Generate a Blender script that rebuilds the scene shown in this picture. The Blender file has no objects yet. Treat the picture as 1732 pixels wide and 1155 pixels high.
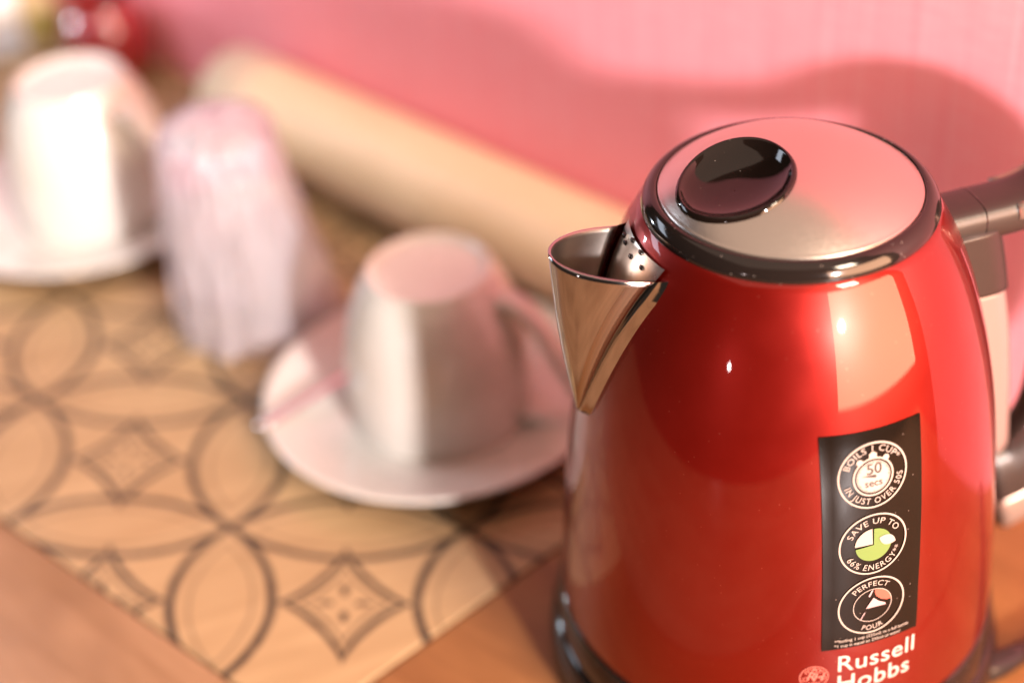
import bpy, bmesh, math, random
import numpy as np
from mathutils import Vector, Matrix, noise as mnoise
R = math.radians
random.seed(7)
scn = bpy.context.scene
col = scn.collection

# ---------------------------------------------------------------- camera
cam_d = bpy.data.cameras.new('camera')
cam = bpy.data.objects.new('camera', cam_d); col.objects.link(cam)
_r = Vector((0.99692, -0.04667, -0.06307)); _u = Vector((0.07846, 0.59299, 0.80138)); _f = Vector((0, 0.80386, -0.59482))
_m = Matrix((_r, _u, -_f)).transposed().to_4x4(); _m.translation = Vector((0, 0, .475))
cam.matrix_world = _m
cam_d.sensor_width = 36; cam_d.lens = 56.12
cam_d.clip_start = .02; cam_d.clip_end = 50
cam_d.dof.use_dof = True; cam_d.dof.focus_distance = .514; cam_d.dof.aperture_fstop = 2.8
scn.camera = cam

# ---------------------------------------------------------------- view, world, lamps
scn.view_settings.view_transform = 'Standard'; scn.view_settings.look = 'None'
scn.view_settings.exposure = 0.0; scn.view_settings.gamma = 1
w = bpy.data.worlds.new('World'); scn.world = w; w.use_nodes = True
bg = w.node_tree.nodes['Background']
bg.inputs['Color'].default_value = (1, .66, .5, 1); bg.inputs['Strength'].default_value = .06

KX, KY = .0932, .4395

def area(name, loc, target, sx, sy, power, color):
    d = bpy.data.lights.new(name, 'AREA'); d.shape = 'RECTANGLE'; d.size = sx; d.size_y = sy
    d.energy = power; d.color = color
    o = bpy.data.objects.new(name, d); col.objects.link(o); o.location = loc
    o.rotation_euler = (Vector(target) - Vector(loc)).to_track_quat('-Z', 'Y').to_euler()
    return o
def ball(name, loc, rad, power, color):
    d = bpy.data.lights.new(name, 'POINT'); d.shadow_soft_size = rad; d.energy = power; d.color = color
    o = bpy.data.objects.new(name, d); col.objects.link(o); o.location = loc
    return o
area('warm_side_window', (0.545, -0.103, .32), (-0.143, 0.623, .28), .60, .50, 17, (1, .52, .30))
area('ceiling_lamp', (.80, -.48, 1.20), (.02, .54, 0), .30, .30, 25, (1, .80, .60))
area('ceiling_bounce', (-.1, .2, 1.75), (-.1, .2, 0), 2.2, 2.2, 12, (1, .72, .56))
area('cool_window', (-.56, .80, .42), (-.30, .93, .08), .20, .36, 1.7, (.78, .86, 1))
ball('cool_bulb', (-.86, 1.14, .22), .022, 6, (.80, .90, 1))
ball('front_lamp', (0.891, -1.394, .70), .07, 430, (.97, .90, .90))
ball('side_lamp', (-.87, -.70, .22), .03, 3, (1, .80, .80))

# ---------------------------------------------------------------- helpers
def link(name, me, mat=None, parent=None, smooth=True):
    o = bpy.data.objects.new(name, me); col.objects.link(o)
    if mat is not None:
        for m in (mat if isinstance(mat, (list, tuple)) else [mat]): me.materials.append(m)
    if smooth:
        for p in me.polygons: p.use_smooth = True
    if parent is not None: o.parent = parent
    return o
def mesh(name, verts, faces, mat=None, parent=None, smooth=True):
    me = bpy.data.meshes.new(name); me.from_pydata([tuple(v) for v in verts], [], faces); me.update()
    return link(name, me, mat, parent, smooth)
def tag(o, label=None, cat=None, group=None, kind=None):
    if label: o['label'] = label
    if cat: o['category'] = cat
    if group: o['group'] = group
    if kind: o['kind'] = kind
    return o
def empty(name, loc, rz=0):
    o = bpy.data.objects.new(name, None); col.objects.link(o); o.location = loc; o.rotation_euler = (0, 0, rz)
    o.empty_display_size = .02
    return o
def pch(xs, ys, x):
    """monotone-ish smooth interpolation"""
    xs = np.asarray(xs, float); ys = np.asarray(ys, float); h = np.diff(xs); d = np.diff(ys) / h
    m = np.zeros(len(xs)); m[0] = d[0]; m[-1] = d[-1]
    for i in range(1, len(xs) - 1):
        if d[i-1] * d[i] > 0:
            w1 = 2*h[i] + h[i-1]; w2 = h[i] + 2*h[i-1]; m[i] = (w1 + w2) / (w1/d[i-1] + w2/d[i])
    x = np.atleast_1d(x); i = np.clip(np.searchsorted(xs, x) - 1, 0, len(xs) - 2)
    t = (x - xs[i]) / h[i]
    return ((1+2*t)*(1-t)**2*ys[i] + t*(1-t)**2*h[i]*m[i] + t*t*(3-2*t)*ys[i+1] + t*t*(t-1)*h[i]*m[i+1])
def smooth_path(pts, n):
    p = np.array(pts, float); s = np.r_[0, np.cumsum(np.linalg.norm(np.diff(p, axis=0), axis=1))]
    t = np.linspace(0, s[-1], n)
    # Catmull-Rom on chord length
    out = []
    for tt in t:
        i = min(max(np.searchsorted(s, tt) - 1, 0), len(p) - 2); h = s[i+1] - s[i]; q = (tt - s[i]) / h
        m0 = (p[i+1] - p[i-1]) / (s[i+1] - s[i-1]) if i > 0 else (p[1] - p[0]) / h
        m1 = (p[i+2] - p[i]) / (s[i+2] - s[i]) if i + 2 < len(p) else (p[-1] - p[-2]) / h
        out.append((1+2*q)*(1-q)**2*p[i] + q*(1-q)**2*h*m0 + q*q*(3-2*q)*p[i+1] + q*q*(q-1)*h*m1)
    return np.array(out)
def lathe(name, prof, n, mat, parent, close=True):
    vs = []; fs = []; k = len(prof)
    for j in range(n):
        a = 2*math.pi*j/n; c, s = math.cos(a), math.sin(a)
        vs += [(r*c, r*s, z) for r, z in prof]
    for j in range(n):
        j2 = (j+1) % n
        for i in range(k-1): fs.append((j*k+i, j2*k+i, j2*k+i+1, j*k+i+1))
    o = mesh(name, vs, fs, mat, parent)
    me = o.data; bm = bmesh.new(); bm.from_mesh(me); bmesh.ops.remove_doubles(bm, verts=bm.verts, dist=1e-6)
    bmesh.ops.recalc_face_normals(bm, faces=bm.faces); bm.to_mesh(me); bm.free()
    return o
def sweep(name, path, wid, thk, up, mat, parent, power=4.0, n=20, cap=True):
    """superellipse section along a path; wid along the axis given by `up`, thk in the path plane"""
    P = [Vector(p) for p in path]; vs = []; fs = []; k = len(P)
    up = Vector(up).normalized()
    for i in range(k):
        t = (P[min(i+1, k-1)] - P[max(i-1, 0)]).normalized(); b = (up - t*up.dot(t)).normalized(); nn = t.cross(b)
        W = wid[i] if hasattr(wid, '__len__') else wid; T = thk[i] if hasattr(thk, '__len__') else thk
        for j in range(n):
            a = 2*math.pi*j/n; c, s = math.cos(a), math.sin(a)
            x = math.copysign(abs(c)**(2/power), c)*W; y = math.copysign(abs(s)**(2/power), s)*T
            vs.append(P[i] + b*x + nn*y)
    for i in range(k-1):
        for j in range(n): fs.append((i*n+j, i*n+(j+1) % n, (i+1)*n+(j+1) % n, (i+1)*n+j))
    if cap: fs.append(tuple(range(n-1, -1, -1))); fs.append(tuple((k-1)*n+j for j in range(n)))
    return mesh(name, vs, fs, mat, parent)
def box(name, c, s, mat, parent, bev=.002, rz=0):
    bm = bmesh.new(); bmesh.ops.create_cube(bm, size=1)
    for v in bm.verts: v.co = Vector((v.co.x*s[0], v.co.y*s[1], v.co.z*s[2]))
    if bev: bmesh.ops.bevel(bm, geom=bm.edges[:], offset=bev, segments=3, affect='EDGES', profile=.5)
    me = bpy.data.meshes.new(name); bm.to_mesh(me); bm.free()
    o = link(name, me, mat, parent, smooth=False); o.location = c; o.rotation_euler = (0, 0, rz)
    return o

# ---------------------------------------------------------------- materials
def new_mat(name):
    m = bpy.data.materials.new(name); m.use_nodes = True
    return m, m.node_tree, m.node_tree.nodes['Principled BSDF']
def simple(name, color, rough=.4, metal=0, coat=0, coat_rough=.03, bump=0, bscale=400, var=.0, spec=None):
    m, nt, b = new_mat(name)
    b.inputs['Base Color'].default_value = (*color, 1); b.inputs['Roughness'].default_value = rough
    b.inputs['Metallic'].default_value = metal; b.inputs['Coat Weight'].default_value = coat; b.inputs['Coat Roughness'].default_value = coat_rough
    if spec is not None: b.inputs['Specular IOR Level'].default_value = spec
    tc = nt.nodes.new('ShaderNodeTexCoord')
    nz = nt.nodes.new('ShaderNodeTexNoise'); nz.inputs['Scale'].default_value = bscale; nz.inputs['Detail'].default_value = 4
    nt.links.new(tc.outputs['Object'], nz.inputs['Vector'])
    if var:
        mp = nt.nodes.new('ShaderNodeMapRange'); mp.inputs['To Min'].default_value = max(rough-var, .01); mp.inputs['To Max'].default_value = rough+var
        nt.links.new(nz.outputs['Fac'], mp.inputs['Value']); nt.links.new(mp.outputs['Result'], b.inputs['Roughness'])
    if bump:
        bp = nt.nodes.new('ShaderNodeBump'); bp.inputs['Strength'].default_value = bump; bp.inputs['Distance'].default_value = .001
        nt.links.new(nz.outputs['Fac'], bp.inputs['Height']); nt.links.new(bp.outputs['Normal'], b.inputs['Normal'])
    return m
def dusty(name, color, rough, metal, dust=(.8, .75, .7), amount=.5, scale=900, lo=.70, coat=0):
    """clean surface with sparse tiny dust specks"""
    m, nt, b = new_mat(name)
    b.inputs['Metallic'].default_value = metal; b.inputs['Coat Weight'].default_value = coat; b.inputs['Coat Roughness'].default_value = .03
    tc = nt.nodes.new('ShaderNodeTexCoord')
    vo = nt.nodes.new('ShaderNodeTexVoronoi'); vo.inputs['Scale'].default_value = scale
    nt.links.new(tc.outputs['Object'], vo.inputs['Vector'])
    lt = nt.nodes.new('ShaderNodeMath'); lt.operation = 'LESS_THAN'; lt.inputs[1].default_value = .16
    nt.links.new(vo.outputs['Distance'], lt.inputs[0])
    sp = nt.nodes.new('ShaderNodeSeparateColor'); nt.links.new(vo.outputs['Color'], sp.inputs['Color'])
    gt = nt.nodes.new('ShaderNodeMath'); gt.operation = 'GREATER_THAN'; gt.inputs[1].default_value = lo
    nt.links.new(sp.outputs['Red'], gt.inputs[0])
    mu = nt.nodes.new('ShaderNodeMath'); mu.operation = 'MULTIPLY'; nt.links.new(lt.outputs[0], mu.inputs[0]); nt.links.new(gt.outputs[0], mu.inputs[1])
    m2 = nt.nodes.new('ShaderNodeMath'); m2.operation = 'MULTIPLY'; m2.inputs[1].default_value = amount; nt.links.new(mu.outputs[0], m2.inputs[0])
    mx = nt.nodes.new('ShaderNodeMix'); mx.data_type = 'RGBA'
    mx.inputs['A'].default_value = (*color, 1); mx.inputs['B'].default_value = (*dust, 1)
    nt.links.new(m2.outputs[0], mx.inputs['Factor']); nt.links.new(mx.outputs['Result'], b.inputs['Base Color'])
    nz = nt.nodes.new('ShaderNodeTexNoise'); nz.inputs['Scale'].default_value = 60; nt.links.new(tc.outputs['Object'], nz.inputs['Vector'])
    mp = nt.nodes.new('ShaderNodeMapRange'); mp.inputs['To Min'].default_value = rough*.75; mp.inputs['To Max'].default_value = rough*1.25
    nt.links.new(nz.outputs['Fac'], mp.inputs['Value']); nt.links.new(mp.outputs['Result'], b.inputs['Roughness'])
    return m
def wood(name, c1, c2, c3, rot, rough=.4, scale=1.0, coord='Object'):
    m, nt, b = new_mat(name)
    tc = nt.nodes.new('ShaderNodeTexCoord'); mp = nt.nodes.new('ShaderNodeMapping')
    mp.inputs['Rotation'].default_value = (0, 0, rot); mp.inputs['Scale'].default_value = (6*scale, 60*scale, 30*scale)
    # rotate first, then stretch along the grain
    mp0 = nt.nodes.new('ShaderNodeMapping'); mp0.inputs['Rotation'].default_value = (0, 0, rot)
    mp.inputs['Rotation'].default_value = (0, 0, 0)
    nt.links.new(tc.outputs[coord], mp0.inputs['Vector']); nt.links.new(mp0.outputs['Vector'], mp.inputs['Vector'])
    n1 = nt.nodes.new('ShaderNodeTexNoise'); n1.inputs['Scale'].default_value = 1.2; n1.inputs['Detail'].default_value = 6; n1.inputs['Distortion'].default_value = .6
    nt.links.new(mp.outputs['Vector'], n1.inputs['Vector'])
    n2 = nt.nodes.new('ShaderNodeTexNoise'); n2.inputs['Scale'].default_value = 9; n2.inputs['Detail'].default_value = 3
    nt.links.new(mp.outputs['Vector'], n2.inputs['Vector'])
    n3 = nt.nodes.new('ShaderNodeTexNoise'); n3.inputs['Scale'].default_value = 14; n3.inputs['Detail'].default_value = 3
    nt.links.new(mp0.outputs['Vector'], n3.inputs['Vector'])
    cr = nt.nodes.new('ShaderNodeValToRGB')
    cr.color_ramp.elements[0].position = .28; cr.color_ramp.elements[0].color = (*c1, 1)
    cr.color_ramp.elements[1].position = .72; cr.color_ramp.elements[1].color = (*c2, 1)
    ad = nt.nodes.new('ShaderNodeMath'); ad.operation = 'MULTIPLY_ADD'; ad.inputs[1].default_value = .35
    nt.links.new(n2.outputs['Fac'], ad.inputs[0]); nt.links.new(n1.outputs['Fac'], ad.inputs[2])
    sb = nt.nodes.new('ShaderNodeMath'); sb.operation = 'SUBTRACT'; sb.inputs[1].default_value = .175; nt.links.new(ad.outputs[0], sb.inputs[0])
    nt.links.new(sb.outputs[0], cr.inputs['Fac'])
    mx = nt.nodes.new('ShaderNodeMix'); mx.data_type = 'RGBA'; mx.inputs['B'].default_value = (*c3, 1)
    mr = nt.nodes.new('ShaderNodeMapRange'); mr.inputs['From Min'].default_value = .45; mr.inputs['From Max'].default_value = .75; mr.inputs['To Max'].default_value = .55
    nt.links.new(n3.outputs['Fac'], mr.inputs['Value']); nt.links.new(mr.outputs['Result'], mx.inputs['Factor'])
    nt.links.new(cr.outputs['Color'], mx.inputs['A']); nt.links.new(mx.outputs['Result'], b.inputs['Base Color'])
    rr = nt.nodes.new('ShaderNodeMapRange'); rr.inputs['To Min'].default_value = rough-.1; rr.inputs['To Max'].default_value = rough+.12
    nt.links.new(n1.outputs['Fac'], rr.inputs['Value']); nt.links.new(rr.outputs['Result'], b.inputs['Roughness'])
    bp = nt.nodes.new('ShaderNodeBump'); bp.inputs['Strength'].default_value = .25; bp.inputs['Distance'].default_value = .0004
    nt.links.new(n2.outputs['Fac'], bp.inputs['Height']); nt.links.new(bp.outputs['Normal'], b.inputs['Normal'])
    return m, nt, b, mx

M_red = dusty('red_gloss_enamel', (.20, .0045, .0014), .35, .74, dust=(.6, .2, .15), amount=.22, scale=700, lo=.95, coat=.8)
M_black = dusty('gloss_black_plastic', (.010, .007, .006), .09, 0, dust=(.5, .42, .38), amount=.5, scale=900, lo=.94)
M_bowl = dusty('dish_black_plastic', (.007, .004, .003), .06, 0, dust=(.7, .6, .5), amount=.3, scale=1100, lo=.965)
M_brown = simple('dark_brown_plastic', (.020, .013, .011), .36, bump=.05, bscale=900, var=.06)
M_lid = simple('satin_steel_lid', (.60, .53, .48), .30, 1, bump=.04, bscale=700, var=.05)
M_steel = simple('polished_steel', (.38, .385, .39), .07, 1, var=.03, bscale=120)
M_inner = simple('brushed_inner_steel', (.36, .32, .29), .30, 1, var=.06, bscale=150)
M_sheen = simple('grip_sheen_tone', (.32, .24, .20), .32, .6, var=.08, bscale=200)  # paler tone stands in for light reflected off the dark handle
M_gauge = simple('milky_gauge_plastic', (.20, .135, .12), .25, coat=.3, var=.06, bscale=150)
M_label = dusty('black_label_film', (.005, .003, .002), .15, 0, dust=(.4, .3, .25), amount=.2, scale=600, lo=.95)
M_label.node_tree.nodes['Principled BSDF'].inputs['Specular IOR Level'].default_value = .22
M_print = simple('cream_print', (.31, .255, .22), .5, bump=.05)
M_green = simple('green_print', (.105, .165, .035), .5)
M_dark = simple('dark_print', (.02, .010, .008), .5)
M_salmon = simple('salmon_print', (.42, .07, .045), .5)
M_mauve = simple('mauve_print', (.36, .24, .24), .5)
M_logo = simple('pale_logo_print', (.50, .35, .31), .4)
M_emblem = simple('rose_emblem_print', (.45, .13, .10), .4)
M_china = simple('white_glazed_china', (.63, .59, .53), .28, coat=.6, coat_rough=.06, var=.04, bscale=60)
M_spoon = simple('polished_spoon_steel', (.74, .72, .70), .14, 1, var=.04, bscale=200)
M_cord = simple('black_cord_rubber', (.012, .010, .010), .22, var=.05)
M_redpot = simple('red_glazed_pot', (.22, .008, .008), .2, coat=1)
M_white = simple('white_card', (.78, .80, .80), .5)
M_blue = simple('pale_blue_print', (.42, .50, .66), .5)
M_tan = simple('tan_card', (.55, .38, .20), .5)
M_olive = simple('olive_foil', (.34, .30, .05), .35)

# wall: pink painted woven paper
def wall_mat():
    m, nt, b = new_mat('pink_woven_wall')
    tc = nt.nodes.new('ShaderNodeTexCoord')
    def nz(sc, detail=3):
        mp = nt.nodes.new('ShaderNodeMapping'); mp.inputs['Scale'].default_value = sc
        n = nt.nodes.new('ShaderNodeTexNoise'); n.inputs['Scale'].default_value = 1; n.inputs['Detail'].default_value = detail
        nt.links.new(tc.outputs['Object'], mp.inputs['Vector']); nt.links.new(mp.outputs['Vector'], n.inputs['Vector']); return n
    a = nz((420, 420, 9)); c = nz((60, 60, 520)); e = nz((7, 7, 5))
    ad = nt.nodes.new('ShaderNodeMath'); ad.operation = 'MULTIPLY_ADD'; ad.inputs[1].default_value = .6
    nt.links.new(c.outputs['Fac'], ad.inputs[0]); nt.links.new(a.outputs['Fac'], ad.inputs[2])
    mx = nt.nodes.new('ShaderNodeMix'); mx.data_type = 'RGBA'
    mx.inputs['A'].default_value = (.92, .275, .32, 1); mx.inputs['B'].default_value = (.93, .36, .41, 1)
    mr = nt.nodes.new('ShaderNodeMapRange'); mr.inputs['From Min'].default_value = .55; mr.inputs['From Max'].default_value = 1.05
    nt.links.new(ad.outputs[0], mr.inputs['Value']); nt.links.new(mr.outputs['Result'], mx.inputs['Factor'])
    nt.links.new(mx.outputs['Result'], b.inputs['Base Color'])
    b.inputs['Roughness'].default_value = .62
    bp = nt.nodes.new('ShaderNodeBump'); bp.inputs['Strength'].default_value = .35; bp.inputs['Distance'].default_value = .0006
    nt.links.new(ad.outputs[0], bp.inputs['Height']); nt.links.new(bp.outputs['Normal'], b.inputs['Normal'])
    return m
M_wall = wall_mat()

# ---------------------------------------------------------------- table
N_ = Vector((.7254, .6883, 0)); T_ = Vector((.6883, -.7254, 0))      # out through the wall / along the wall to the right
def nt_(t, n, z=0): return T_*t + N_*n + Vector((0, 0, z))
K = Vector((-.0917, .4045)); E1 = Vector((-.7278, .6858)); E2 = Vector((.7649, .6441))
GO = np.array((-.1299, .5214)); G1 = np.array((.1039, -.0135)); G2 = np.array((-.0006, .0897))
GI = np.linalg.inv(np.stack([G1, G2], 1))

def poly_slab(name, pts, z0, z1, mat, parent, bev=.0012):
    bm = bmesh.new()
    lo = [bm.verts.new((x, y, z0)) for x, y in pts]; hi = [bm.verts.new((x, y, z1)) for x, y in pts]
    n = len(pts); bm.faces.new(hi); bm.faces.new(lo[::-1])
    for i in range(n): bm.faces.new((lo[i], lo[(i+1) % n], hi[(i+1) % n], hi[i]))
    bmesh.ops.recalc_face_normals(bm, faces=bm.faces)
    top = [e for e in bm.edges if all(abs(v.co.z - z1) < 1e-6 for v in e.verts)]
    bmesh.ops.bevel(bm, geom=top, offset=bev, segments=3, affect='EDGES', profile=.5)
    me = bpy.data.meshes.new(name); bm.to_mesh(me); bm.free()
    return link(name, me, mat, parent, smooth=False)

M_panel, pnt, pb, pmix = wood('printed_oak_panel', (.34, .215, .105), (.44, .29, .15), (.36, .22, .105), R(-20), .42)
M_side = wood('orange_oak_board', (.18, .070, .020), (.28, .118, .038), (.12, .042, .013), R(43), .40)[0]
M_front = wood('brown_oak_board', (.24, .125, .06), (.34, .19, .10), (.13, .058, .027), R(43), .34)[0]
M_under = simple('dark_underlay', (.05, .025, .012), .8)
M_pole = wood('pale_pine_pole', (.76, .58, .36), (.88, .72, .48), (.80, .62, .40), 0, .45, .5)[0]

# printed interlaced-circle pattern: flat print in the panel's own UV grid
def pattern(nt, mixnode, bsdf):
    L = nt.links
    def math_(op, a, b=None, c=None):
        n = nt.nodes.new('ShaderNodeMath'); n.operation = op
        for i, v in enumerate((a, b, c)):
            if v is None: continue
            if isinstance(v, (int, float)): n.inputs[i].default_value = v
            else: L.new(v, n.inputs[i])
        return n.outputs[0]
    uv = nt.nodes.new('ShaderNodeUVMap'); uv.uv_map = 'grid'
    tc = nt.nodes.new('ShaderNodeTexCoord')
    nz = nt.nodes.new('ShaderNodeTexNoise'); nz.inputs['Scale'].default_value = 55; nz.inputs['Detail'].default_value = 3
    L.new(tc.outputs['Object'], nz.inputs['Vector'])
    sp = nt.nodes.new('ShaderNodeSeparateXYZ'); L.new(uv.outputs['UV'], sp.inputs[0])
    def fold(x): return math_('ABSOLUTE', math_('SUBTRACT', math_('FRACT', x), .5))
    mx_, my_ = fold(sp.outputs['X']), fold(sp.outputs['Y'])
    def dist(ox, oy, sx=1, sy=1):
        a = math_('MULTIPLY', math_('SUBTRACT', mx_, ox), sx); b = math_('MULTIPLY', math_('SUBTRACT', my_, oy), sy)
        return math_('SQRT', math_('ADD', math_('MULTIPLY', a, a), math_('MULTIPLY', b, b)))
    Rr = .7071
    wob = math_('MULTIPLY_ADD', nz.outputs['Fac'], .016, -.008)
    d1 = math_('ADD', dist(1, 0), wob); d2 = math_('ADD', dist(0, 1), wob)
    def line(d, r, w, soft=.006):
        x = math_('ABSOLUTE', math_('SUBTRACT', d, r))
        n = nt.nodes.new('ShaderNodeMapRange'); n.inputs['From Min'].default_value = w + soft; n.inputs['From Max'].default_value = max(w - soft, 0)
        L.new(x, n.inputs['Value']); return n.outputs['Result']
    last = math_('GREATER_THAN', sp.outputs['Y'], 20 - .62)      # the print stops short of the near corner
    thick = math_('MAXIMUM', line(d1, Rr, .019), math_('MULTIPLY', line(d2, Rr, .019), last))
    # inner line of each petal: the larger of the distances to the two circle centres on either side
    d0 = dist(0, 0)
    p1 = math_('MAXIMUM', d0, d1); p2 = math_('MAXIMUM', d0, d2)
    in1 = math_('LESS_THAN', p1, Rr - .02); in2 = math_('LESS_THAN', p2, Rr - .02)
    thin = math_('MAXIMUM', math_('MULTIPLY', line(p1, Rr - .075, .006), in1), math_('MULTIPLY', math_('MULTIPLY', line(p2, Rr - .075, .006), in2), last))
    # concave four-pointed star at each cell centre
    ast = math_('POWER', math_('ADD', math_('POWER', math_('MULTIPLY', mx_, 1.0), .78), math_('POWER', math_('MULTIPLY', my_, .74), .78)), 1/.78)
    st = math_('MAXIMUM', line(ast, .255, .024), math_('MULTIPLY', line(ast, .185, .012), .8))
    dots = math_('MAXIMUM', line(dist(.075, 0, 1, 2.2), 0, .034), line(dist(0, .085, 2.2, 1), 0, .036))
    ink = math_('MAXIMUM', math_('MAXIMUM', thick, math_('MULTIPLY', thin, .55)), math_('MAXIMUM', st, dots))
    wear = nt.nodes.new('ShaderNodeMapRange'); wear.inputs['From Min'].default_value = .25; wear.inputs['From Max'].default_value = .6
    wear.inputs['To Min'].default_value = .78; wear.inputs['To Max'].default_value = .99
    n2 = nt.nodes.new('ShaderNodeTexNoise'); n2.inputs['Scale'].default_value = 160; n2.inputs['Detail'].default_value = 5
    L.new(tc.outputs['Object'], n2.inputs['Vector']); L.new(n2.outputs['Fac'], wear.inputs['Value'])
    ink = math_('MULTIPLY', ink, wear.outputs['Result'])
    m2 = nt.nodes.new('ShaderNodeMix'); m2.data_type = 'RGBA'; m2.inputs['B'].default_value = (.014, .009, .007, 1)
    L.new(ink, m2.inputs['Factor']); L.new(mixnode.outputs['Result'], m2.inputs['A'])
    for l in list(bsdf.inputs['Base Color'].links): L.remove(l)
    L.new(m2.outputs['Result'], bsdf.inputs['Base Color'])
pattern(pnt, pmix, pb)

table = tag(empty('table', (0, 0, 0)), 'wooden tabletop with interlaced circle pattern printed on its inlaid panel', 'table')
def on_line(p, d, n):       # follow p + s d to the wall offset n
    s = (n - N_.x*p.x - N_.y*p.y) / (N_.x*d.x + N_.y*d.y); return p + d*s
WALL = .520
g = .0006
far = 1.05
pw = on_line(K + E1*g + E2*g, E2, WALL)                       # where the panel's right edge reaches the wall
a0 = K + E1*g + E2*g; a1 = a0 + E1*far; a2 = on_line(a1, E2, WALL)
panel = poly_slab('inlay_panel', [a0, pw, a2, a1], -.022, 0, M_panel, table)
uvl = panel.data.uv_layers.new(name='grid')
for lp in panel.data.loops:
    v = panel.data.vertices[lp.vertex_index].co; ab = GI @ (np.array((v.x, v.y)) - GO); uvl.data[lp.index].uv = (ab[0] + 20, ab[1] + 20)
b0 = K - E1*g - E2*.2; b1 = on_line(K - E1*g, E2, WALL)
side = poly_slab('border_board', [b0 + E2*.2, b1, b1 - E1*.24, b0 + E2*.2 - E1*.24], -.022, .0003, M_side, table)
c0 = side
poly_slab('border_board', [b1 - E1*.241, b1 - E1*.70, K - E1*(.70+g), K - E1*(.241+g)], -.022, 0, M_side, table)
d0 = K - E2*g + E1*.9 + E2*0
poly_slab('border_board', [K - E2*g - E1*.7, K - E2*g + E1*far, K - E2*.30 + E1*far, K - E2*.30 - E1*.7], -.022, .0003, M_front, table)
poly_slab('underlay', [K - E2*.29 - E1*.69, K - E2*.29 + E1*(far-.01), on_line(K + E1*(far-.01), E2, WALL-.004), on_line(K - E1*.69, E2, WALL-.004)], -.040, -.023, M_under, table)

# wall
wall = bpy.data.objects.new('wall', None)
wb = bmesh.new()
L_, H0, H1, TH = 1.9, -.05, .62, .08
me = bpy.data.meshes.new('wall')
cs = [(-L_, WALL, H0), (.07, WALL, H0), (.07, WALL, H1), (-L_, WALL, H1)]
vs = [nt_(*c) for c in cs] + [nt_(c[0], c[1] + TH, c[2]) for c in cs]
me.from_pydata([tuple(v) for v in vs], [], [(0, 1, 2, 3), (5, 4, 7, 6), (4, 0, 3, 7), (1, 5, 6, 2), (3, 2, 6, 7), (4, 5, 1, 0)])
wb.free(); bpy.data.objects.remove(wall)
wall = link('wall', me, M_wall, None, smooth=False)
tag(wall, 'pink wall with fine woven texture behind the kettle and wooden pole', 'wall')

# pale pole along the foot of the wall
def pole():
    r = .0292; t0, t1 = -.742, -.335; n = 40; vs = []; fs = []
    prof = []
    for k in range(7): a = k/6*math.pi/2; prof.append((t0 + .012*(1-math.sin(a)), r - .012 + .012*math.cos(math.pi/2-a)))
    prof = [(t0, 0.0005)] + prof
    for k in range(1, 12): prof.append((t0 + .012 + (t1 - t0 - .024)*k/12, r))
    for k in range(7): a = k/6*math.pi/2; prof.append((t1 - .012*(1-math.sin(a)), r - .012 + .012*math.cos(a)))
    prof.append((t1, .0005))
    k = len(prof)
    for t, rr in prof:
        for j in range(n):
            a = 2*math.pi*j/n; vs.append((t, rr*math.cos(a), rr*math.sin(a)))
    for i in range(k-1):
        for j in range(n): fs.append((i*n+j, i*n+(j+1) % n, (i+1)*n+(j+1) % n, (i+1)*n+j))
    o = mesh('wooden_pole', vs, fs, M_pole)
    o.location = nt_(0, WALL - r - .001, r + .0004); o.rotation_euler = (0, 0, math.atan2(T_.y, T_.x))
    tag(o, 'thick round pale wooden pole lying along the foot of the pink wall', 'pole')
pole()

# ---------------------------------------------------------------- kettle
KROT = R(14)
kettle = tag(empty('kettle', (KX, KY, 0), KROT), 'glossy red electric kettle with steel lid, steel spout and black sticker', 'kettle')
PZ = [.0325, .0464, .0603, .0743, .0882, .1021, .116, .130, .1439, .1578, .1717, .1830, .1915, .1975]
PR = [.0809, .0803, .0794, .0783, .0770, .0756, .0739, .0717, .0688, .0652, .0608, .0562, .0518, .0482]
def BR(z): return float(pch(PZ, PR, z)[0])
zz = np.linspace(.0325, .1975, 70); rr = pch(PZ, PR, zz)
prof = [(.0795, .0318)] + [(a, b) for a, b in zip(rr, zz)] + [(.0465, .1983), (.044, .1985)]
lathe('body', prof, 160, M_red, kettle)
# black skirt under the red body
lathe('skirt', [(.070, .0175), (.0822, .0175), (.0832, .0185), (.0834, .021), (.0826, .0275), (.0814, .0316), (.0806, .0326), (.079, .0326)], 128, M_black, kettle)
# black collar ring round the lid
lathe('collar_ring', [(.0440, .1970), (.0474, .1970), (.0480, .1976), (.0481, .1986), (.0477, .2000), (.0468, .2016), (.0454, .2030), (.0440, .2036), (.0430, .2034), (.0427, .2026)], 144, M_black, kettle)
# steel lid: shallow dome with a rolled edge
DR, DH, DZ = .0428, .0135, .2030
def dome(r): return DZ + DH*(1 - (r/DR)**2.6)
lid_prof = [(.0426, .2018), (.04275, .2028), (.0424, .20355)] + [(r, dome(r)) for r in np.linspace(.0418, .00001, 110)]
lid = lathe('lid', lid_prof, 288, M_lid, kettle)
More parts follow.
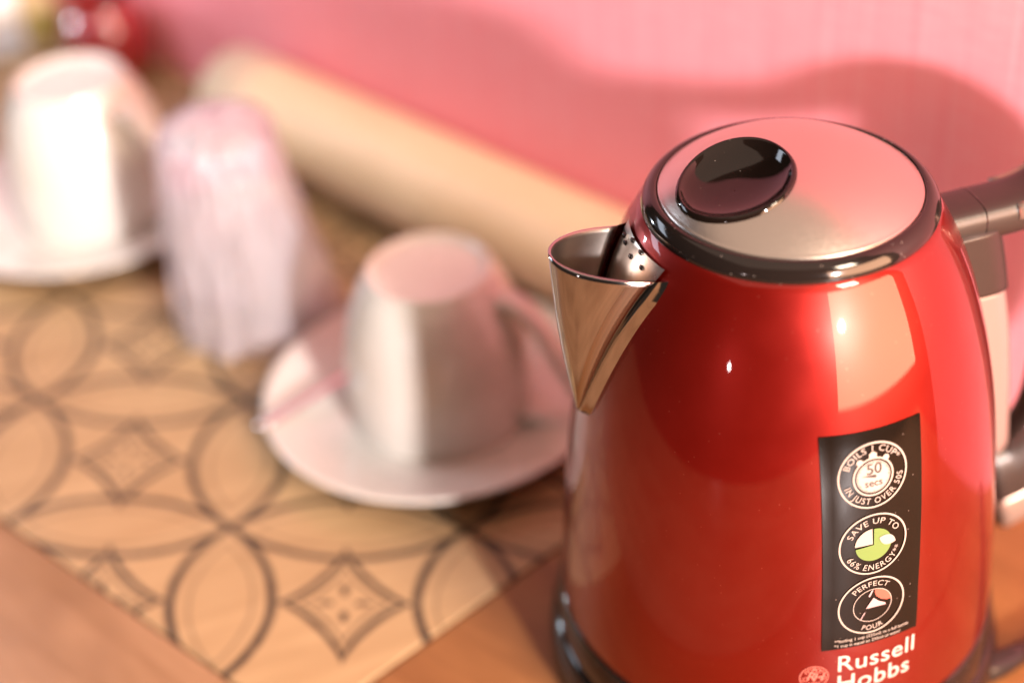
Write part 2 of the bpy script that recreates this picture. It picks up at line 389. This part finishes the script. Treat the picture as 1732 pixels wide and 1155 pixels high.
# egg-shaped concave thumb dish in the lid, towards the spout
def dish():
    cx, cy = -.0205, -.0030; n = 72
    def out(a, s):
        # a little wider away from the spout
        c, sn = math.cos(a), math.sin(a)
        return cx + .0182*s*c, cy + .0197*s*sn*(1 + .07*c)
    rings = [(1.03, -.0006), (1.03, .0005), (1.0, .0011), (.965, .0012), (.935, .0006), (.90, -.0006), (.82, -.0020), (.70, -.0036), (.55, -.0049), (.40, -.0058), (.25, -.0063), (.12, -.0065), (.01, -.0066)]
    vs = []; fs = []
    for s, dz in rings:
        for j in range(n):
            x, y = out(2*math.pi*j/n, s); xo, yo = out(2*math.pi*j/n, min(s, 1))
            vs.append((x, y, dome(math.hypot(x, y)) + dz + (.0 if s > .9 else 0)))
    k = len(rings)
    for i in range(k-1):
        for j in range(n): fs.append((i*n+j, i*n+(j+1) % n, (i+1)*n+(j+1) % n, (i+1)*n+j))
    return vs, fs, n, out
vs, fs, dn, dish_out = dish()
# open the dome where the dish sits so that the dish is really sunk
bm = bmesh.new(); bm.from_mesh(lid.data)
def inside(p, s=1.0):
    x = (p.x + .0205)/.0182; y = (p.y + .003)/.0197
    return x*x + y*y < s*s and p.z > .2
bmesh.ops.delete(bm, geom=[f for f in bm.faces if any(inside(v.co, .975) for v in f.verts)], context='FACES')
bm.to_mesh(lid.data); bm.free()
mesh('lid_dish', vs, fs, M_bowl, lid)

# spout ------------------------------------------------------------
ZB, ZR = .1325, .1905; LIFT = .0034
def sp_w(s): return .0174*max(s, 0)**.92 + .0004
def sp_tip(s): return .0752 + (.0818 - .0752)*s + .0012*math.sin(math.pi*s)
def sp_pt(s, th, inset=0.0):
    c, sn = math.cos(th), math.sin(th)
    z = ZB + (ZR - ZB)*s + .0058*max(c, 0)*s*s
    y = sp_w(s)*sn
    rb = BR(min(z, .197)) + LIFT; x0 = math.sqrt(max(rb*rb - y*y, 0))
    tip = sp_tip(s); p = max(tip - BR(min(z, .197)) - LIFT, 0)
    return Vector((-(x0 + p*max(c, 0)**.82), y, z))
def spout():
    S = 36; A = 41; vs = []; fs = []
    for i in range(S+1):
        for j in range(A): vs.append(sp_pt(i/S, -math.pi/2 + math.pi*j/(A-1)))
    for i in range(S):
        for j in range(A-1): fs.append((i*A+j, i*A+j+1, (i+1)*A+j+1, (i+1)*A+j))
    o = mesh('spout', vs, fs, M_steel, kettle)
    o.data.materials.append(M_inner); md = o.modifiers.new('thick', 'SOLIDIFY'); md.thickness = .0009; md.offset = -1; md.material_offset = 1; md.material_offset_rim = 0
    bm = bmesh.new(); bm.from_mesh(o.data); bmesh.ops.recalc_face_normals(bm, faces=bm.faces)
    f = max(bm.faces, key=lambda q: -q.calc_center_median().x)
    if f.normal.x > 0: bmesh.ops.reverse_faces(bm, faces=bm.faces)
    bm.to_mesh(o.data); bm.free()
    # flange lying against the body along both edges and round the point
    FW = .0030; vs = []; fs = []; rows = []
    pts = []
    for sgn, rng in ((1, np.linspace(1.0, 0, 40)), (-1, np.linspace(0, 1.0, 40))):
        for s in rng:
            z = ZB + (ZR-ZB)*s; pts.append((sgn*sp_w(s), z))
    pts = np.array(pts)
    tv = np.gradient(pts, axis=0); tv /= np.linalg.norm(tv, axis=1)[:, None]
    # smooth the outward normals so that the point is rounded
    nv = np.stack([-tv[:, 1], tv[:, 0]], 1)
    for _ in range(3):
        nv[1:-1] = (nv[:-2] + nv[1:-1]*2 + nv[2:])/4
    nv /= np.linalg.norm(nv, axis=1)[:, None]
    if nv[0, 0] < 0: nv = -nv
    K_ = 7
    for i, (p, q) in enumerate(zip(pts, nv)):
        e = min(i, len(pts)-1-i)/5.0; fw = FW*(.35 + .65*min(1, math.sqrt(e) if e > 0 else 0))
        for k in range(K_):
            u = k/(K_-1)
            y, z = p + q*fw*u
            lift = LIFT*(1 - u**1.15) + .0004*math.sin(math.pi*min(u*2.5, 1)) - .0003*u
            rb = BR(min(z, .1972)) + lift; vs.append((-math.sqrt(max(rb*rb - y*y, 0)), y, z))
    for i in range(len(pts)-1):
        for k in range(K_-1): fs.append((i*K_+k, i*K_+k+1, (i+1)*K_+k+1, (i+1)*K_+k))
    fl = mesh('flange', vs, fs, M_steel, o)
    # filter plate on the body wall inside the spout, with its small black holes
    vs = []; fs = []
    for i in range(15):
        s = .3 + .68*i/14; z = ZB + (ZR-ZB)*s + .004*s
        for j in range(15):
            y = sp_w(s)*(-1 + 2*j/14)*.93; rb = BR(min(z, .197)) + .0012; vs.append((-math.sqrt(rb*rb - y*y), y, z))
    for i in range(14):
        for j in range(14): fs.append((i*15+j, i*15+j+1, (i+1)*15+j+1, (i+1)*15+j))
    fp = mesh('filter_plate', vs, fs, M_inner, o)
    for (y, z) in ((.0045, .1925), (.0085, .1895), (.0120, .1900), (.0010, .1890), (-.0030, .1925), (-.0070, .1895)):
        bm = bmesh.new(); bmesh.ops.create_uvsphere(bm, u_segments=10, v_segments=6, radius=.0011)
        me = bpy.data.meshes.new('filter_hole'); bm.to_mesh(me); bm.free()
        h = link('filter_hole', me, M_black, o); rb = BR(z) + .0013; h.location = (-math.sqrt(rb*rb - y*y), y, z); h.scale = (.6, 1.25, .8)
spout()

# handle -----------------------------------------------------------
hp = smooth_path([(.0445, 0, .1758), (.056, 0, .1758), (.0691, 0, .1760), (.085, 0, .1766), (.0955, 0, .1795), (.107, 0, .1880), (.117, 0, .1900), (.1245, 0, .176), (.1255, 0, .150), (.1245, 0, .122), (.1230, 0, .098), (.119, 0, .076), (.111, 0, .059), (.102, 0, .050), (.090, 0, .046)], 60)
s = np.linspace(0, 1, 60)
thk = pch([0, .20, .34, .49, .67, .81, .91, 1], [.0073, .0076, .0130, .0205, .0210, .0190, .0205, .0215], s)
handle = sweep('handle', hp, .0101, thk, (0, 1, 0), M_brown, kettle, power=3.0, n=32)
ks = int(np.argmin(abs(hp[:, 0] - .0675)))
sweep('handle_seam', [Vector(hp[ks]) - Vector((.0003, 0, 0)), Vector(hp[ks]) + Vector((.0003, 0, 0))], .01018, float(thk[ks]) + .00008, (0, 1, 0), M_black, handle, power=3.0, n=32)
# paler strip imitating reflected light on the grip's lower side, both sides
for sg in (-1, 1):
    sp_ = [Vector(p) for p in hp[9:]]; path = []
    for i, p in enumerate(sp_):
        t = (Vector(hp[min(i+10, 59)]) - Vector(hp[i+8])).normalized(); inn = t.cross(Vector((0, 1, 0)))
        path.append(p + inn*(thk[i+9]*.42) + Vector((0, sg*.0088, 0)))
    sweep('grip_sheen', path, .0021, [.0030 + .005*max(0, (q-.6)/.4) for q in s[9:]], (0, 1, 0), M_sheen, handle, power=3.5, n=16)
def spine(name, z0, z1, ex0, ex1, hw, mat, nz=24, round_bottom=False):
    vs = []; fs = []; n = 22; zs = np.linspace(z0, z1, nz)
    for i, z in enumerate(zs):
        ex = ex0 + (ex1-ex0)*i/(nz-1); h = hw
        if round_bottom:
            q = max(0, 1 - (z - z0)/.010); ex *= math.sqrt(max(1 - q*q, .02)); h *= math.sqrt(max(1 - .6*q*q, .05))
        for j in range(n):
            a = -math.pi/2 + math.pi*j/(n-1); c, sn = math.cos(a), math.sin(a)
            y = h*math.copysign(abs(sn)**.45, sn); rb = BR(z) - .002
            vs.append((math.sqrt(rb*rb - y*y) + (ex+.002)*abs(c)**.45, y, z))
    for i in range(nz-1):
        for j in range(n-1): fs.append((i*n+j, i*n+j+1, (i+1)*n+j+1, (i+1)*n+j))
    fs.append(tuple(range(n-1, -1, -1))); fs.append(tuple((nz-1)*n+j for j in range(n)))
    return mesh(name, vs, fs, mat, kettle)
spine('handle_bracket', .1485, .1745, .0150, .0165, .0118, M_brown)
spine('water_gauge', .066, .1484, .0145, .0138, .0112, M_gauge, 40, True)

# sticker and lettering ----------------------------------------------
AZ0 = R(-76.5) - KROT                                # local azimuth of the sticker's middle
zs_ = np.linspace(.0325, .197, 600); rs_ = pch(PZ, PR, zs_)
arc = np.r_[0, np.cumsum(np.hypot(np.diff(zs_), np.diff(rs_)))]
ARC0 = float(np.interp(.1122, zs_, arc))
def S(u, v, lift, az=AZ0, arc0=ARC0):
    """u along the girth, v up the surface, metres, on the kettle body"""
    a = arc0 + v; z = float(np.interp(a, arc, zs_)); r = float(np.interp(a, arc, rs_))
    r2 = float(np.interp(a + .001, arc, rs_)); z2 = float(np.interp(a + .001, arc, zs_)); l = math.hypot(r2-r, z2-z)
    n_r, n_z = (z2-z)/l, -(r2-r)/l
    th = az + u/r
    return Vector(((r + lift*n_r)*math.cos(th), (r + lift*n_r)*math.sin(th), z + lift*n_z))
def wrap(name, verts, faces, mat, parent, lift, **kw):
    return mesh(name, [S(x, y, lift, **kw) for x, y in verts], faces, mat, parent, smooth=False)
def grid_patch(x0, x1, y0, y1, nx, ny, f=lambda x, y: (x, y)):
    vs = [f(x0 + (x1-x0)*i/nx, y0 + (y1-y0)*j/ny) for j in range(ny+1) for i in range(nx+1)]
    fs = [(j*(nx+1)+i, j*(nx+1)+i+1, (j+1)*(nx+1)+i+1, (j+1)*(nx+1)+i) for j in range(ny) for i in range(nx)]
    return vs, fs
SW, SH = .0345, .0838
vs, fs = grid_patch(-SW/2, SW/2, -SH/2, SH/2, 20, 40)
sticker = mesh('sticker', [S(x, y, .00022 + .00010*mnoise.noise(Vector((x*120, y*70, 3))) + (.0002 if abs(x) > SW/2-.001 else 0)) for x, y in vs], fs, M_label, kettle)
def ring_patch(cx, cy, r0, r1, n=72, a0=0, a1=2*math.pi, sq=1.0):
    vs = []; fs = []
    for i in range(n+1):
        a = a0 + (a1-a0)*i/n
        for r in ((r0, r1) if r0 > 0 else (0.00001, r1*.5, r1)): vs.append((cx + r*math.cos(a), cy + r*math.sin(a)*sq))
    k = 2 if r0 > 0 else 3
    for i in range(n):
        for m_ in range(k-1): fs.append((i*k+m_, i*k+m_+1, (i+1)*k+m_+1, (i+1)*k+m_))
    return vs, fs
def text_mesh(body, size, bold=0.0, space=1.0, shear=0.0):
    c = bpy.data.curves.new('lettering', 'FONT'); c.body = body; c.size = 1; c.offset = bold; c.space_character = space; c.shear = shear
    c.align_x = 'CENTER'; c.resolution_u = 4
    o = bpy.data.objects.new('lettering', c); col.objects.link(o)
    dg = bpy.context.evaluated_depsgraph_get(); ev = o.evaluated_get(dg); me = ev.to_mesh()
    vs = [(v.co.x*size, v.co.y*size) for v in me.vertices]; fs = [tuple(p.vertices) for p in me.polygons]
    ev.to_mesh_clear(); bpy.data.objects.remove(o); bpy.data.curves.remove(c)
    return vs, fs
LP = .00055
def merge(parts):
    vs = []; fs = []
    for v, f in parts:
        k = len(vs); vs += v; fs += [tuple(i+k for i in q) for q in f]
    return vs, fs
def arch(body, size, cx, cy, r, mid, top, bold=.003, space=1.0):
    vs, fs = text_mesh(body, size, bold, space); out = []
    for x, y in vs:
        if top: a = mid - x/r; rad = r + y
        else: a = mid + x/r; rad = r - y
        out.append((cx + rad*math.cos(a), cy + rad*math.sin(a)))
    return out, fs
CX = -.0004
C1, C2, C3 = .0259, -.0001, -.0252
RB = .0118
for cy in (C1, C2, C3):
    v, f = ring_patch(CX, cy, RB - .0006, RB); wrap('badge_ring', v, f, M_print, sticker, LP)
up = math.pi/2
parts = [arch('BOILS 1 CUP*', .0030, CX, C1, .0086, up + .06, True, space=1.12), arch('IN JUST OVER 50S', .0031, CX, C1, .0103, -up + .10, False, space=1.16),
         arch('SAVE UP TO', .0031, CX, C2, .0080, up, True, space=1.12), arch('66% ENERGY**', .0033, CX, C2, .0103, -up + .06, False, space=1.16),
         arch('PERFECT', .0029, CX, C3, .0081, up + .08, True, space=1.1), arch('POUR', .0029, CX, C3, .0103, -up + .02, False, space=1.12)]
def flat(body, size, x, y, bold=.01, **k):
    v, f = text_mesh(body, size, bold, **k); return [(a + x, b + y) for a, b in v], f
parts += [flat('**boiling 1 cup (235ml) vs a full kettle', .00175, .0003, -.0388, .006), flat('*1 cup is equal to 235ml of water', .00175, -.0012, -.0409, .006)]
for v, f in parts: wrap('lettering', v, f, M_print, sticker, LP)
# stopwatch
v, f = merge([ring_patch(CX, C1 - .0004, .0063, .0069), ring_patch(CX, C1 - .0004, 0, .0057),
              grid_patch(CX - .0013, CX + .0013, C1 + .0061, C1 + .0079, 4, 3), grid_patch(CX - .0007, CX + .0007, C1 + .0078, C1 + .0084, 2, 1),
              ring_patch(CX - .0044, C1 + .0054, 0, .0011, 20), ring_patch(CX + .0044, C1 + .0054, 0, .0011, 20)])
watch = wrap('stopwatch', v, f, M_print, sticker, LP)
ticks = []
for k in range(60):
    a = 2*math.pi*k/60; r0 = .0052 if k % 5 else .0049; ca, sa = math.cos(a), math.sin(a); t = .00008
    ticks.append(([(CX + r0*ca - t*sa, C1 - .0004 + r0*sa + t*ca), (CX + .0055*ca - t*sa, C1 - .0004 + .0055*sa + t*ca), (CX + .0055*ca + t*sa, C1 - .0004 + .0055*sa - t*ca), (CX + r0*ca + t*sa, C1 - .0004 + r0*sa - t*ca)], [(0, 1, 2, 3)]))
hand = ([(CX - .0040, C1 + .0004), (CX + .0006, C1 - .0008), (CX + .0010, C1 - .0002), (CX + .0006, C1 + .0003)], [(0, 1, 2, 3)])
v, f = merge(ticks + [hand, flat('50', .0054, CX + .0002, C1 + .0007, .004), flat('secs', .0036, CX, C1 - .0037, .003)])
wrap('stopwatch_print', v, f, M_dark, sticker, LP + .0002)
# pie and leaf
v, f = ring_patch(CX, C2 - .0002, 0, .0062, 60, R(100) + R(85), R(90) + 2*math.pi); wrap('pie_chart', v, f, M_green, sticker, LP)
v, f = ring_patch(CX - .0004, C2 + .0002, 0, .0060, 24, R(92), R(180)); wrap('pie_slice', v, f, M_print, sticker, LP)
lv = []; lf = []
for i in range(13):
    q = i/12; wq = .0019*math.sin(math.pi*q)**.8; x = CX + .0018 + .0058*q; y = C2 + .0022 - .0030*q
    lv += [(x + wq*.46, y + wq*.89), (x, y), (x - wq*.46, y - wq*.89)]
for i in range(12):
    for m_ in range(2): lf.append((i*3+m_, (i+1)*3+m_, (i+1)*3+m_+1, i*3+m_+1))
wrap('leaf_print', lv, lf, M_print, sticker, LP + .0002)
# pour picture
v, f = merge([ring_patch(CX + .0002, C3, .00660, .00685)]); wrap('picture_ring', v, f, M_print, sticker, LP)
sal = [(CX + .0002 + x, C3 + y) for x, y in ((.0006, .0065), (.0030, .0061), (.0048, .0047), (.0062, .0026), (.0065, .0008), (.0050, .0008), (.0030, .0017), (.0012, .0034), (.0006, .0050))]
wrap('picture_kettle', sal, [tuple(range(len(sal)))], M_salmon, sticker, LP)
wh = [(CX + x, C3 + y) for x, y in ((-.0022, -.0010), (.0004, .0030), (.0022, .0012), (.0046, -.0003), (.0050, -.0012))]
wh2 = [(CX + x, C3 + y) for x, y in ((-.0014, .0040), (-.0004, .0062), (.0003, .0064), (-.0005, .0044), (-.0010, .0036))]
v, f = merge([(wh, [tuple(range(5))]), (wh2, [tuple(range(5))]), ([(CX - .0041, C3 - .0052), (CX - .0026, C3 - .0024), (CX - .0023, C3 - .0025), (CX - .0038, C3 - .0054)], [(0, 1, 2, 3)])])
wrap('picture_spout', v, f, M_mauve, sticker, LP)
# maker's name printed below the sticker
AZL = R(-74.8) - KROT; ARCL = float(np.interp(.0600, zs_, arc))
for body, y, dx in (('Russell', .0003, 0), ('Hobbs', -.0086, -.0014)):
    v, f = text_mesh(body, .0100, .006, 1.06)
    x0 = min(q[0] for q in v)
    v = [(q[0] - x0 - .0138, q[1] + y) for q in v]
    wrap('brand_lettering', v, f, M_logo, kettle, .0002, az=AZL, arc0=ARCL)
AZE = R(-90.6) - KROT; ARCE = float(np.interp(.0590, zs_, arc))
def curl(cx, cy, r, a0, a1, wd=.00022, n=20): return ring_patch(cx, cy, r - wd, r + wd, n, a0, a1)
em = [ring_patch(0, 0, .00470, .00495, 60), ring_patch(0, 0, .0044, .0045, 60)]
vR, fR = text_mesh('R', .0052, .01, shear=.3); em.append(([(x - .0013, y - .0014) for x, y in vR], fR))
vH, fH = text_mesh('H', .0052, .01, shear=.3); em.append(([(x + .0013, y - .0018) for x, y in vH], fH))
for cx, cy, r, a0, a1 in ((-.0028, -.0008, .0009, 0, 5), (.003, -.0004, .0009, 2, 7), (0, .0027, .0008, 0, 6.2), (-.0014, .0029, .0007, 1, 6), (.0014, .0029, .0007, -2, 3), (-.0024, .0022, .0006, 0, 5), (.0024, .0022, .0006, -1, 4), (0, .0036, .0005, 0, 6.2)):
    em.append(curl(cx, cy, r, a0, a1, .00014))
for k in range(5): em.append(grid_patch(-.0024 + k*.0002, .0024 - k*.0002, -.0026 - k*.00034, -.00245 - k*.00034, 6, 1))
v, f = merge(em); wrap('emblem', v, f, M_emblem, kettle, .0002, az=AZE, arc0=ARCE)

# power base and cord -----------------------------------------------
base = tag(empty('power_base', (KX, KY, 0), KROT), 'round glossy black power base under the red kettle', 'kettle base')
lathe('base_plate', [(.001, .0008), (.083, .0008), (.0858, .0025), (.0866, .006), (.0862, .010), (.0848, .0142), (.0834, .0164), (.0815, .0172), (.001, .0172)], 144, M_black, base)
inv = Matrix.Rotation(-KROT, 3, 'Z')
def toK(p): return inv @ (Vector(p) - Vector((KX, KY, 0)))
cp = smooth_path([(.150, .4010, .0078), (.168, .4025, .0062), (.187, .4130, .0042), (.215, .432, .0032), (.26, .452, .0030), (.33, .462, .0030), (.45, .43, .0030)], 60)
sweep('cord', [toK(p) for p in cp], .0029, .0029, (0, 0, 1), M_cord, base, power=2, n=14)
sweep('cord_collar', [toK(p) for p in cp[2:8]], [.0054, .0052, .0049, .0046, .0043, .0040], [.0054, .0052, .0049, .0046, .0043, .0040], (0, 0, 1), M_cord, base, power=2.4, n=16)

# ---------------------------------------------------------------- cups, saucers, spoon
def cup_mesh():
    pts = [(.0385, .0042), (.0393, .0040), (.0396, .0052), (.0402, .012), (.0405, .026), (.0396, .042), (.0369, .058), (.0327, .0705), (.0287, .0783), (.0270, .0807), (.0267, .0830), (.0258, .0836), (.0246, .0834), (.0240, .0818), (.0225, .0810), (.00002, .0808)]
    p = smooth_path([(r, z) for r, z in pts], 70)
    inner = smooth_path([(.00002, .0775), (.022, .0770), (.0275, .071), (.0325, .058), (.0360, .040), (.0375, .02), (.0378, .008), (.0385, .0042)], 30)
    return [tuple(q) for q in inner] + [tuple(q) for q in p[1:]]
def make_cup():
    root = empty('teacup', (0, 0, 0))
    lathe('bowl', cup_mesh(), 96, M_china, root)
    hp = smooth_path([(.0270, 0, .0715), (.0375, 0, .0715), (.0465, 0, .0630), (.0560, 0, .0460), (.0650, 0, .0280), (.0680, 0, .0160), (.0620, 0, .0095), (.0385, 0, .0105)], 40)
    sweep('handle', hp, [.0062 - .0006*math.sin(math.pi*i/39) for i in range(40)], .0033, (0, 1, 0), M_china, root, power=2.4, n=18)
    return root
def make_saucer():
    sp = smooth_path([(.00002, .0012), (.024, .0010), (.026, .0002), (.0285, .0002), (.030, .0014), (.048, .0036), (.066, .0086), (.0792, .0130), (.0812, .0142), (.0812, .0154), (.0798, .0154), (.066, .0114), (.050, .0068), (.040, .0048), (.034, .0040), (.00002, .0038)], 70)
    me_o = lathe('saucer', [tuple(q) for q in sp], 112, M_china, None)
    return me_o
cup = make_cup(); cup.location = (-.0345, .590, 0); cup.scale = (1.07, 1.07, 1.0); cup.rotation_euler = (0, 0, R(-24))
tag(cup, 'upside-down white teacup on the saucer nearest the kettle', 'cup', 'upturned white teacups')
cup2 = cup.copy(); col.objects.link(cup2)
for ch in list(cup.children):
    c = ch.copy(); col.objects.link(c); c.parent = cup2
cup2.location = (-.2300, .796, 0); cup2.scale = (1.12, 1.12, 1.05); cup2.rotation_euler = (0, 0, R(-34))
tag(cup2, 'upside-down white teacup at the left edge beyond the wrapped tumbler', 'cup', 'upturned white teacups')
sau = make_saucer(); sau.location = (-.0378, .5915, .0002)
tag(sau, 'white china saucer holding a teaspoon beside the red kettle', 'saucer', 'white saucers')
sau2 = sau.copy(); col.objects.link(sau2); sau2.location = (-.2378, .793, .0002)
tag(sau2, 'white china saucer at the left edge, under the farther cup', 'saucer', 'white saucers')
def spoon():
    a = Vector((-.1195, .5690, .0165)); b = Vector((-.0350, .6490, .0085)); d = (b - a)
    n = 36; path = []; wid = []; thk = []
    for i in range(n):
        q = i/(n-1); p = a + d*q + Vector((0, 0, .0012*math.sin(math.pi*q)))
        path.append(p); wid.append((.0052 - .0034*min(q*1.5, 1)**.8)*(math.sqrt(min(1, q*14 + .05)))); thk.append(.0009)
    root = tag(empty('teaspoon', (0, 0, 0)), 'steel teaspoon lying across the saucer behind the nearer cup', 'spoon')
    side = d.normalized().cross(Vector((0, 0, 1))).normalized()
    sweep('spoon_handle', path, wid, thk, side, M_spoon, root, power=2.4, n=14)
    vs = []; fs = []; c = b + d.normalized()*.019; dx = d.normalized()
    for i in range(12):
        s_ = i/11
        for j in range(28):
            t = 2*math.pi*j/28; x = .0205*s_*math.cos(t); y = .0125*s_*math.sin(t)*(1 - .16*math.cos(t))
            vs.append(c + dx*x + side*y + Vector((0, 0, -.004*(1 - s_*s_) + .0006)))
    for i in range(11):
        for j in range(28): fs.append((i*28+j, i*28+(j+1) % 28, (i+1)*28+(j+1) % 28, (i+1)*28+j))
    o = mesh('spoon_bowl', vs, fs, M_spoon, root); md = o.modifiers.new('thick', 'SOLIDIFY'); md.thickness = .0008
spoon()

# ---------------------------------------------------------------- tumbler in a plastic wrap
def wrap_mat():
    m, nt, b = new_mat('milky_plastic_film')
    b.inputs['Base Color'].default_value = (.88, .83, .88, 1); b.inputs['Roughness'].default_value = .16
    b.inputs['Coat Weight'].default_value = 1; b.inputs['Coat Roughness'].default_value = .04
    tc = nt.nodes.new('ShaderNodeTexCoord'); vz = nt.nodes.new('ShaderNodeTexNoise'); vz.inputs['Scale'].default_value = 45; vz.inputs['Detail'].default_value = 2; vz.inputs['Distortion'].default_value = 1.5
    bp = nt.nodes.new('ShaderNodeBump'); bp.inputs['Strength'].default_value = .6; bp.inputs['Distance'].default_value = .009
    nt.links.new(tc.outputs['Object'], vz.inputs['Vector']); nt.links.new(vz.outputs['Fac'], bp.inputs['Height']); nt.links.new(bp.outputs['Normal'], b.inputs['Normal']); nt.links.new(bp.outputs['Normal'], b.inputs['Coat Normal'])
    tr = nt.nodes.new('ShaderNodeBsdfTransparent'); tl = nt.nodes.new('ShaderNodeBsdfTranslucent'); tl.inputs['Color'].default_value = (.86, .78, .86, 1)
    m1 = nt.nodes.new('ShaderNodeMixShader'); m1.inputs['Fac'].default_value = .40
    m2 = nt.nodes.new('ShaderNodeMixShader'); m2.inputs['Fac'].default_value = .54
    out = nt.nodes['Material Output']
    nt.links.new(b.outputs[0], m1.inputs[1]); nt.links.new(tl.outputs[0], m1.inputs[2])
    nt.links.new(m1.outputs[0], m2.inputs[1]); nt.links.new(tr.outputs[0], m2.inputs[2]); nt.links.new(m2.outputs[0], out.inputs['Surface'])
    return m
def glass_mat():
    m, nt, b = new_mat('clear_tumbler_glass')
    b.inputs['Base Color'].default_value = (.95, .95, .96, 1); b.inputs['Roughness'].default_value = .03; b.inputs['Transmission Weight'].default_value = 1; b.inputs['IOR'].default_value = 1.45
    return m
tum = tag(empty('drinking_glass', (-.1345, .684, 0)), 'upturned tumbler sealed in crinkled clear plastic between the two cups', 'glass')
lathe('tumbler', [(.0335, .0012), (.0345, .0006), (.0350, .0016), (.0318, .050), (.0272, .108), (.0258, .1105), (.00002, .1105), (.00002, .1035), (.0240, .1030), (.0300, .050), (.0335, .0012)], 64, glass_mat(), tum)
def film():
    nz, na = 90, 140; vs = []; fs = []
    for i in range(nz+1):
        z = .118*i/nz
        for j in range(na):
            a = 2*math.pi*j/na; ca, sa = math.cos(a), math.sin(a)
            r = .0372 + (.0292 - .0372)*(z/.118)
            q = max(0, (z - .104)/.014); r *= math.sqrt(max(1 - q*q*.9, .02))
            fold = .0034*mnoise.noise(Vector((ca*3.2, sa*3.2, z*14 + 2))) + .0020*mnoise.noise(Vector((ca*7, sa*7, z*45)))
            fold += .0022*abs(math.sin(a*4.5 + z*30 + 2*mnoise.noise(Vector((ca, sa, z*10)))))*(1 - z/.16)
            # loose skirt of film spread to the right at the bottom
            fl = max(0, math.cos(a - R(-28)))**3*max(0, 1 - z/.085)**1.3*.017
            zz_ = z + .0014*mnoise.noise(Vector((ca*6, sa*6, 7.3)))*(1 if z > .1 else .3)
            vs.append(((r + fold + fl)*ca, (r + fold + fl)*sa, max(zz_, .0006)))
    for i in range(nz):
        for j in range(na): fs.append((i*na+j, i*na+(j+1) % na, (i+1)*na+(j+1) % na, (i+1)*na+j))
    k = len(vs); vs.append((0, 0, .1175))
    for j in range(na): fs.append((nz*na+j, nz*na+(j+1) % na, k))
    mesh('plastic_film', vs, fs, wrap_mat(), tum)
film()

# ---------------------------------------------------------------- far left corner
pot = tag(empty('red_pot', (-.2485, .9700, 0)), 'small glossy red pot against the wall in the far left corner', 'pot')
lathe('pot_body', [tuple(q) for q in smooth_path([(.00002, .0006), (.021, .0006), (.027, .004), (.036, .022), (.038, .042), (.034, .060), (.027, .070), (.026, .078), (.030, .084), (.0285, .085), (.0245, .078), (.025, .070), (.033, .055), (.030, .02), (.00002, .006)], 60)], 64, M_redpot, pot)
pot.scale = (.74, .74, .74)
cart = tag(empty('white_carton', (-.335, 1.034, 0), R(20)), 'white carton with a pale blue band behind the leftmost cup', 'carton')
box('carton_body', (0, 0, .035), (.05, .04, .07), M_white, cart, .002)
box('carton_band', (0, -.0004, .012), (.0506, .0406, .012), M_blue, cart, .001)
pk = tag(empty('tea_packet', (-.3015, 1.024, 0), R(-12)), 'tan and olive green packet standing between white carton and red pot', 'packet')
box('packet_body', (0, 0, .027), (.026, .022, .054), M_tan, pk, .003)
box('packet_patch', (.004, -.0006, .022), (.017, .0216, .022), M_olive, pk, .002)
